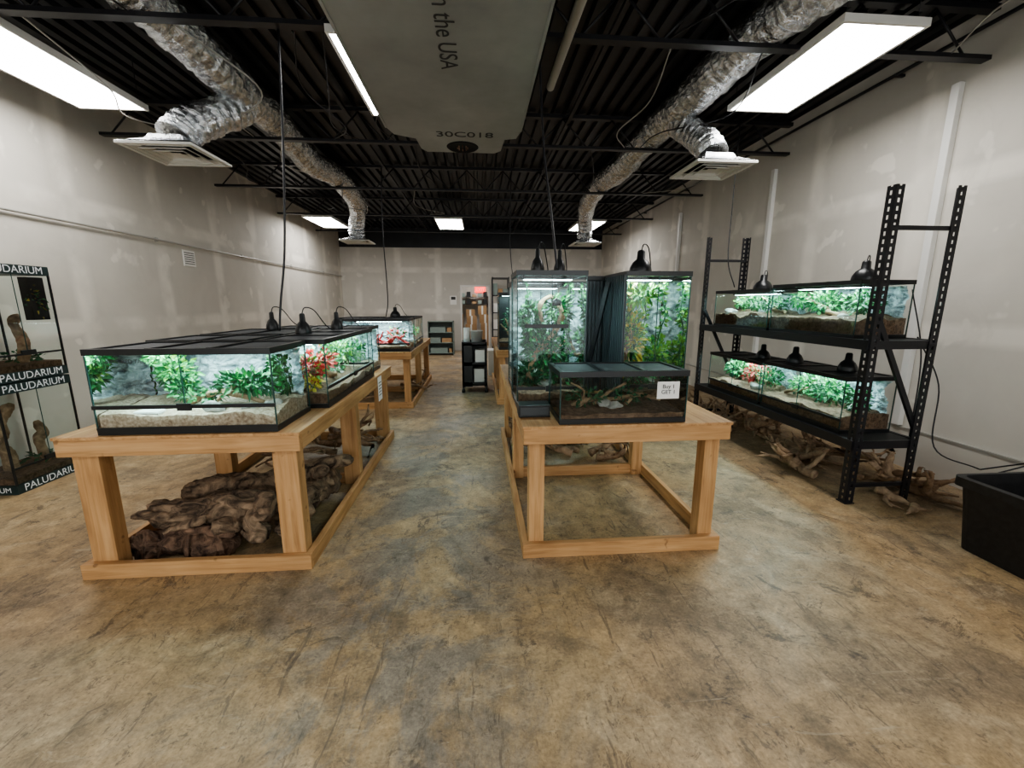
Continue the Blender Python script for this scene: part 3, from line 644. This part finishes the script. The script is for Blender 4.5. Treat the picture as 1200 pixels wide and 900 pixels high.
for v in range(len(b.v)): x,y,z=b.v[v]; b.v[v]=(clamp(x,2.62,3.85),max(y,2.3),clamp(z,0,.26))
b.build('driftwood_pile')
rng=random.Random(24); b=MB()
for i in range(8): branchy(b,(rng.uniform(-1.9,-1.2),rng.uniform(6.3,7.8),rng.uniform(.04,.12)),(rng.uniform(-1,1),rng.uniform(-.4,.4),.05),.5,.03,'dw',rng,0)
b.build('driftwood_pile')

# ---------------------------------------------------------------- paludarium display tower
px0,px1,py0,py1=-4.12,-3.66,3.40,4.0
b=MB(); rng=random.Random(31)
for (z0,z1) in ((0,.875),(.885,1.80)):
    e=.012
    for za,zb in ((z0,z0+.075),(z1-.075,z1)):
        b.box((px0,py0,za),(px1,py1,zb),'band')
    for (cx,cy) in ((px0,py0),(px1-e,py0),(px0,py1-e),(px1-e,py1-e)): b.box((cx,cy,z0+.07),(cx+e,cy+e,z1-.07),'plastic')
    zz0,zz1=z0+.075,z1-.075
    b.add([(px1-.003,py0,zz0),(px1-.003,py1,zz0),(px1-.003,py1,zz1),(px1-.003,py0,zz1)],[(0,1,2,3)],'glass')
    b.add([(px0,py0+.003,zz0),(px1,py0+.003,zz0),(px1,py0+.003,zz1),(px0,py0+.003,zz1)],[(0,1,2,3)],'glass')
    b.add([(px0,py1-.003,zz0),(px1,py1-.003,zz0),(px1,py1-.003,zz1),(px0,py1-.003,zz1)],[(0,1,2,3)],'glass')
    log(b,(px0+.2,py0+.2,zz0+.02),(px0+.25,py0+.25,zz1-.1),.045,'dw',int(z0*10)+40)
    log(b,(px0+.3,py0+.42,zz0+.02),(px0+.22,py0+.48,zz1-.35),.035,'dw',int(z0*10)+43)
    b.foliage((px0+.25,py1-.14,zz0+.09),(.12,.10,.05),70,.05,['l3'],rng)
    b.box((px0+.02,py0+.02,zz0),(px1-.02,py1-.02,zz0+.05),'soil')
    b.box((px1-.006,py0+.25,z0+.20),(px1+.006,py0+.36,z0+.24),'plastic')
    b.box((px1-.006,py0,z0+.2),(px1+.001,py1,z0+.215),'plastic')
    b.box((px1-.004,(py0+py1)/2-.002,z0+.215),(px1,(py0+py1)/2+.002,zz1),'edge')
b.box((px1-.10,py1-.16,1.36),(px1-.03,py1-.03,1.71),'dark'); b.foliage((px1-.05,py1-.10,1.53),(.02,.055,.14),150,.04,['l3','l1','l5'],rng)
o=b.build('paludarium_display_tower')
for z in (.038,.837,.923,1.762):
    text('PALUDARIUM','wlabel',.082,frame((0,1,0),(0,0,1),(1,0,0),((px1+.001),(py0+py1)/2,z)),o)
    text('PALUDARIUM','wlabel',.06,frame((1,0,0),(0,0,1),(0,-1,0),((px0+px1)/2,py0-.001,z)),o)

# ---------------------------------------------------------------- bin
b=MB(); 
def rr(x0,x1,y0,y1,z,r=.05,n=5):
    P=[]
    for (cx,cy,a0) in ((x1-r,y1-r,0),(x0+r,y1-r,90),(x0+r,y0+r,180),(x1-r,y0+r,270)):
        for i in range(n+1):
            a=math.radians(a0+90*i/n); P.append((cx+r*math.cos(a),cy+r*math.sin(a),z))
    return P
x0,x1,y0,y1=2.98,3.50,1.55,2.16
rings=[rr(x0,x1,y0,y1,.0),rr(x0-.02,x1+.02,y0-.02,y1+.02,.25),rr(x0-.035,x1+.035,y0-.035,y1+.035,.40),rr(x0-.06,x1+.06,y0-.06,y1+.06,.40),rr(x0-.06,x1+.06,y0-.06,y1+.06,.455),rr(x0-.03,x1+.03,y0-.03,y1+.03,.46),rr(x0-.02,x1+.02,y0-.02,y1+.02,.40),rr(x0+.01,x1-.01,y0+.01,y1-.01,.02)]
vs=[];fs=[];n=len(rings[0])
for r in rings: vs+=r
for i in range(len(rings)-1):
    for j in range(n): fs.append((i*n+j,i*n+(j+1)%n,(i+1)*n+(j+1)%n,(i+1)*n+j))
fs.append(tuple(range(n-1,-1,-1))); fs.append(tuple((len(rings)-1)*n+j for j in range(n)))
b.add(vs,fs,'binp'); b.build('plastic_storage_bin')

# ---------------------------------------------------------------- cart, cabinet, back clutter
b=MB(); cx0,cx1,cy0,cy1=-.28,.14,7.0,7.5
for x in (cx0,cx1-.03):
    for y in (cy0,cy1-.03): b.box((x,y,.08),(x+.03,y+.03,.84),'plastic'); b.lathe([(.001,0),(.03,0),(.03,.03),(.02,.07),(.001,.08)],(x+.015,y+.015,0),'plastic',10)
for z in (.12,.46,.80):
    b.box((cx0,cy0,z),(cx1,cy1,z+.02),'plastic'); b.box((cx0,cy0,z),(cx1,cy0+.015,z+.06),'plastic'); b.box((cx0,cy1-.015,z),(cx1,cy1,z+.06),'plastic')
    b.box((cx0,cy0,z),(cx0+.015,cy1,z+.06),'plastic'); b.box((cx1-.015,cy0,z),(cx1,cy1,z+.06),'plastic')
b.box((cx0,cy0+.2,.1),(cx0+.01,cy1,.84),'plastic'); b.box((cx0,cy0,.1),(cx0+.17,cy0+.01,.84),'plastic'); b.box((cx0,cy1-.01,.1),(cx1,cy1,.84),'plastic')
b.box((cx0+.2,cy0+.05,.14),(cx0+.37,cy0+.3,.40),'white'); b.box((cx0+.22,cy0+.05,.48),(cx1-.04,cy0+.3,.72),'paper')
b.build('utility_cart')
b=MB(); b.lathe([(.001,0),(.09,0),(.105,.20),(.11,.20),(.11,.21),(.10,.21),(.085,.02)],(-.03,7.25,.825),'white',20); b.build('white_bucket')
b=MB(); b.lathe([(.001,0),(.055,0),(.055,.26),(.02,.26),(.02,0)],(-.2,7.25,.825),'paper',16); b.build('paper_towel_roll')
b=MB(); x0,x1,y0,y1=-1.46,-.72,12.3,12.75
for x in (x0,x1-.02): b.box((x,y0,0),(x+.02,y1,.98),'cab')
b.box((x0,y1-.02,0),(x1,y1,.98),'cab')
for z in (.05,.35,.65,.96): b.box((x0,y0,z),(x1,y1,z+.02),'cab')
for z,w in ((.07,.5),(.37,.3),(.67,.45)): b.box((x0+.06,y0+.05,z),(x0+.06+w,y0+.3,z+.14),'cab'); b.box((x0+.1+w,y0+.05,z),(x1-.06,y0+.3,z+.12),'card')
b.build('metal_shelf_cabinet')
b=MB()
for (x,y) in ((.42,12.6),(.9,12.6),(.42,13.1),(.9,13.1)): b.box((x,y,0),(x+.03,y+.03,2.25),'blk')
for z in (.2,.7,1.2,1.7,2.2): b.box((.42,12.6,z),(.93,13.13,z+.03),'blk')
rng=random.Random(5)
for z in (.23,.73,1.23,1.73):
    for i in range(3): b.box((.46+i*.15,12.65,z),(.58+i*.15,12.9,z+rng.uniform(.15,.35)),rng.choice(['card','white','plastic','cab']))
b.build('supply_shelf')
b=MB(); b.box((0,0,0),(.45,.4,.5),'white'); b.box((-.01,-.01,.5),(.46,.41,.53),'paper'); b.build('storage_tote',(.2,8.7,0))

# ---------------------------------------------------------------- world + camera
w=bpy.data.worlds.new('world'); bpy.context.scene.world=w; w.use_nodes=True
bg=w.node_tree.nodes['Background']; bg.inputs[0].default_value=(.96,.98,1,1); bg.inputs[1].default_value=2.1
cam=bpy.data.cameras.new('camera'); co=bpy.data.objects.new('camera',cam); bpy.context.scene.collection.objects.link(co)
cam.sensor_width=36; cam.lens=14.7; cam.clip_start=.05
co.location=(0,0,1.5); co.rotation_euler=(math.radians(90-10.97),0,math.radians(-4.58))
bpy.context.scene.camera=co
vs=bpy.context.scene.view_settings
vs.view_transform='AgX'
try: vs.look='AgX - Medium High Contrast'
except Exception: pass
vs.exposure=0.65
